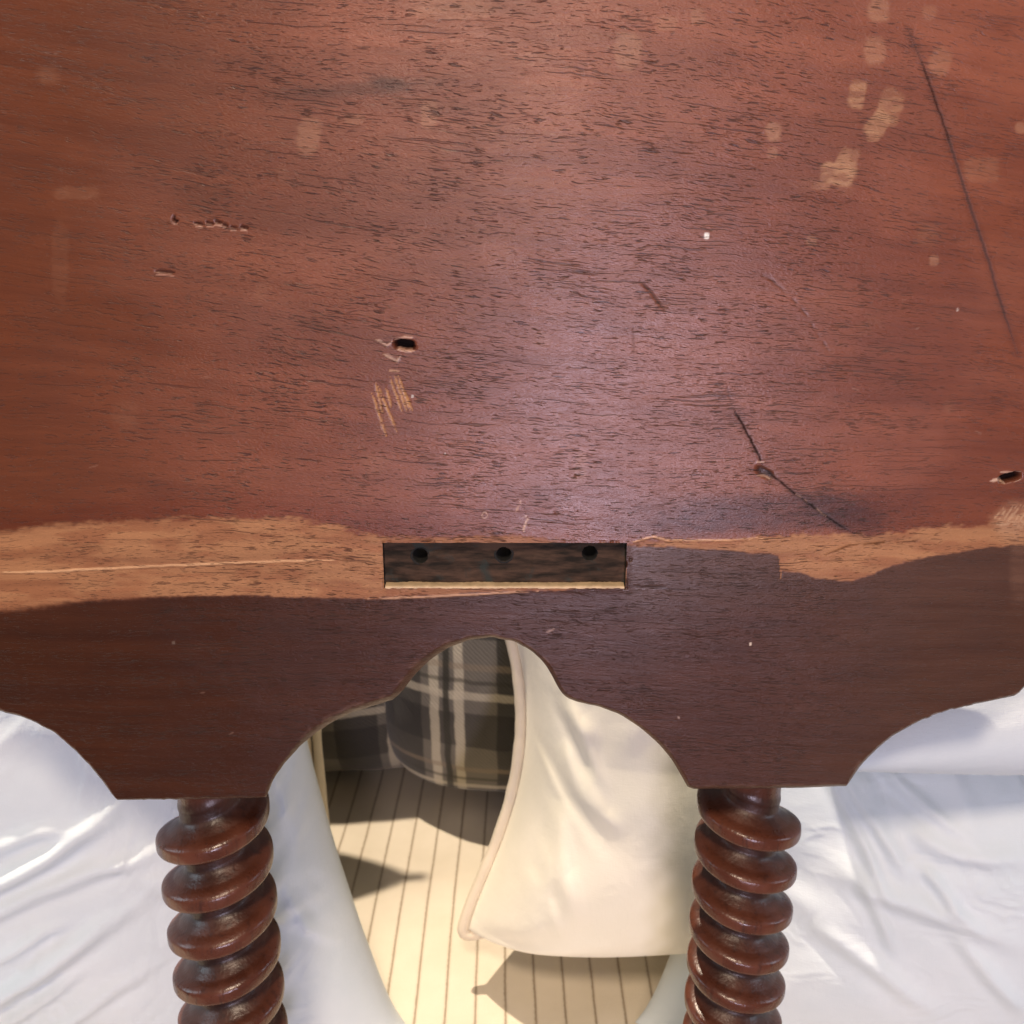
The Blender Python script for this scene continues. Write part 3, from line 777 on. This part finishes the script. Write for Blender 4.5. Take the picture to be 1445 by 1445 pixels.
RF = [([(1150, 1120), (1190, 1200), (1230, 1290), (1255, 1340)], .0036, .0060), ([(1172, 1120), (1222, 1205), (1290, 1290)], .0036, .0055),
      ([(1235, 1105), (1275, 1155), (1340, 1200), (1400, 1225)], .0038, .0055), ([(1190, 1270), (1230, 1335), (1262, 1390)], .0030, .0048),
      ([(1270, 1210), (1330, 1228), (1400, 1236), (1480, 1236)], .0050, .0060), ([(1140, 1265), (1210, 1290), (1320, 1312), (1470, 1360)], .0055, .0060),
      ([(1290, 1250), (1335, 1300), (1380, 1330)], .0030, .0048), ([(1120, 1350), (1220, 1390), (1330, 1450)], .0050, .0055), ([(1330, 1330), (1400, 1400), (1450, 1450)], .0038, .0045),
      ([(985, 1190), (960, 1215), (950, 1260)], .0026, .0040), ([(980, 1240), (958, 1300), (950, 1330)], .0028, .0048), ([(975, 1300), (955, 1350), (945, 1400)], .0028, .0050), ([(1200, 1150), (1330, 1128), (1450, 1140)], .008, .0035)]
CF = [([(716, 930), (745, 985), (790, 1010)], 0.0067, 0.0043), ([(714, 985), (750, 1040), (800, 1075)], 0.0063, 0.0059), ([(714, 1010), (755, 1060), (815, 1130)], 0.0048, 0.0047),
      ([(712, 1075), (750, 1125), (805, 1165)], 0.0063, 0.0065), ([(710, 1150), (735, 1220), (790, 1275)], 0.0072, 0.0076), ([(700, 1195), (722, 1250), (770, 1300)], 0.0054, 0.0057),
      ([(690, 1230), (712, 1270), (735, 1310)], 0.0060, 0.0052), ([(830, 985), (850, 1030), (845, 1080)], .010, .0030), ([(760, 1100), (800, 1150), (850, 1170)], 0.0060, 0.0038)]
pillow('pillow', 'large rumpled white pillow standing behind the left twisted leg', 'pillow', M_white, (-.262, .150, .150), (.355, .38), .082,
       rot=(-6, 0, 0), seed=3, folds=30, amp=.0045, group=None, flare=.42, n=360, extra=px_folds(LF, (-.262, .15, .15), (.355, .38), .072))
pillow('pillow', 'white pillow standing upright behind the right twisted leg', 'pillow', M_white, (.268, .150, .097), (.375, .222), .080,
       rot=(-5, 0, 0), seed=12, folds=30, amp=.004, group=None, flare=.14, n=360, extra=px_folds(RF, (.268, .15, .097), (.375, .222), .075))
pillow('pillow', 'smooth white pillow lying on top of the upright one at right', 'pillow', M_white, (.325, .17, .250), (.44, .26), .060,
       rot=(-82, 0, 4), seed=17, folds=16, amp=.003, group=None, n=160)
pillow('pillow', 'cream satin pillow with corded seam, in middle of the arch', 'pillow', M_cream, (.094, .205, .152), (.244, .25), .080,
       rot=(-11, 2, 5), seed=8, folds=8, amp=.0025, piping=M_pipe, pinch=.29, sag=.006, belly=.034, rnd=.04, crease=.0002, n=360, extra=px_folds(CF, (.094, .205, .152), (.244, .25), .15))
pillow('pillow', 'ivory pillow with corded seam hidden behind the left white pillow', 'pillow', M_ivory, (-.278, .275, .16), (.31, .34), .045,
       rot=(-4, 0, 0), seed=9, folds=12, amp=.003, piping=M_pipe, pinch=.04)
pillow('cushion', 'grey and cream plaid cushion behind the cream pillow', 'cushion', plaid_material('grey_plaid', 1, (.061, .02)), (.045, .395, .165), (.30, .34), .095,
       rot=(-3, 0, 0), seed=5, folds=10, amp=.0035, pinch=.03, uv=True, pwr=3.2, q=.5, rnd=.14)
pillow('cushion', 'dark plaid cushion furthest back, left of the grey plaid one', 'cushion', plaid_material('dark_plaid', .75, (.0, .05)), (-.215, .415, .165), (.34, .34), .08,
       rot=(0, 0, 0), seed=6, folds=10, amp=.0035, pinch=.03, uv=True, pwr=4, q=.5)
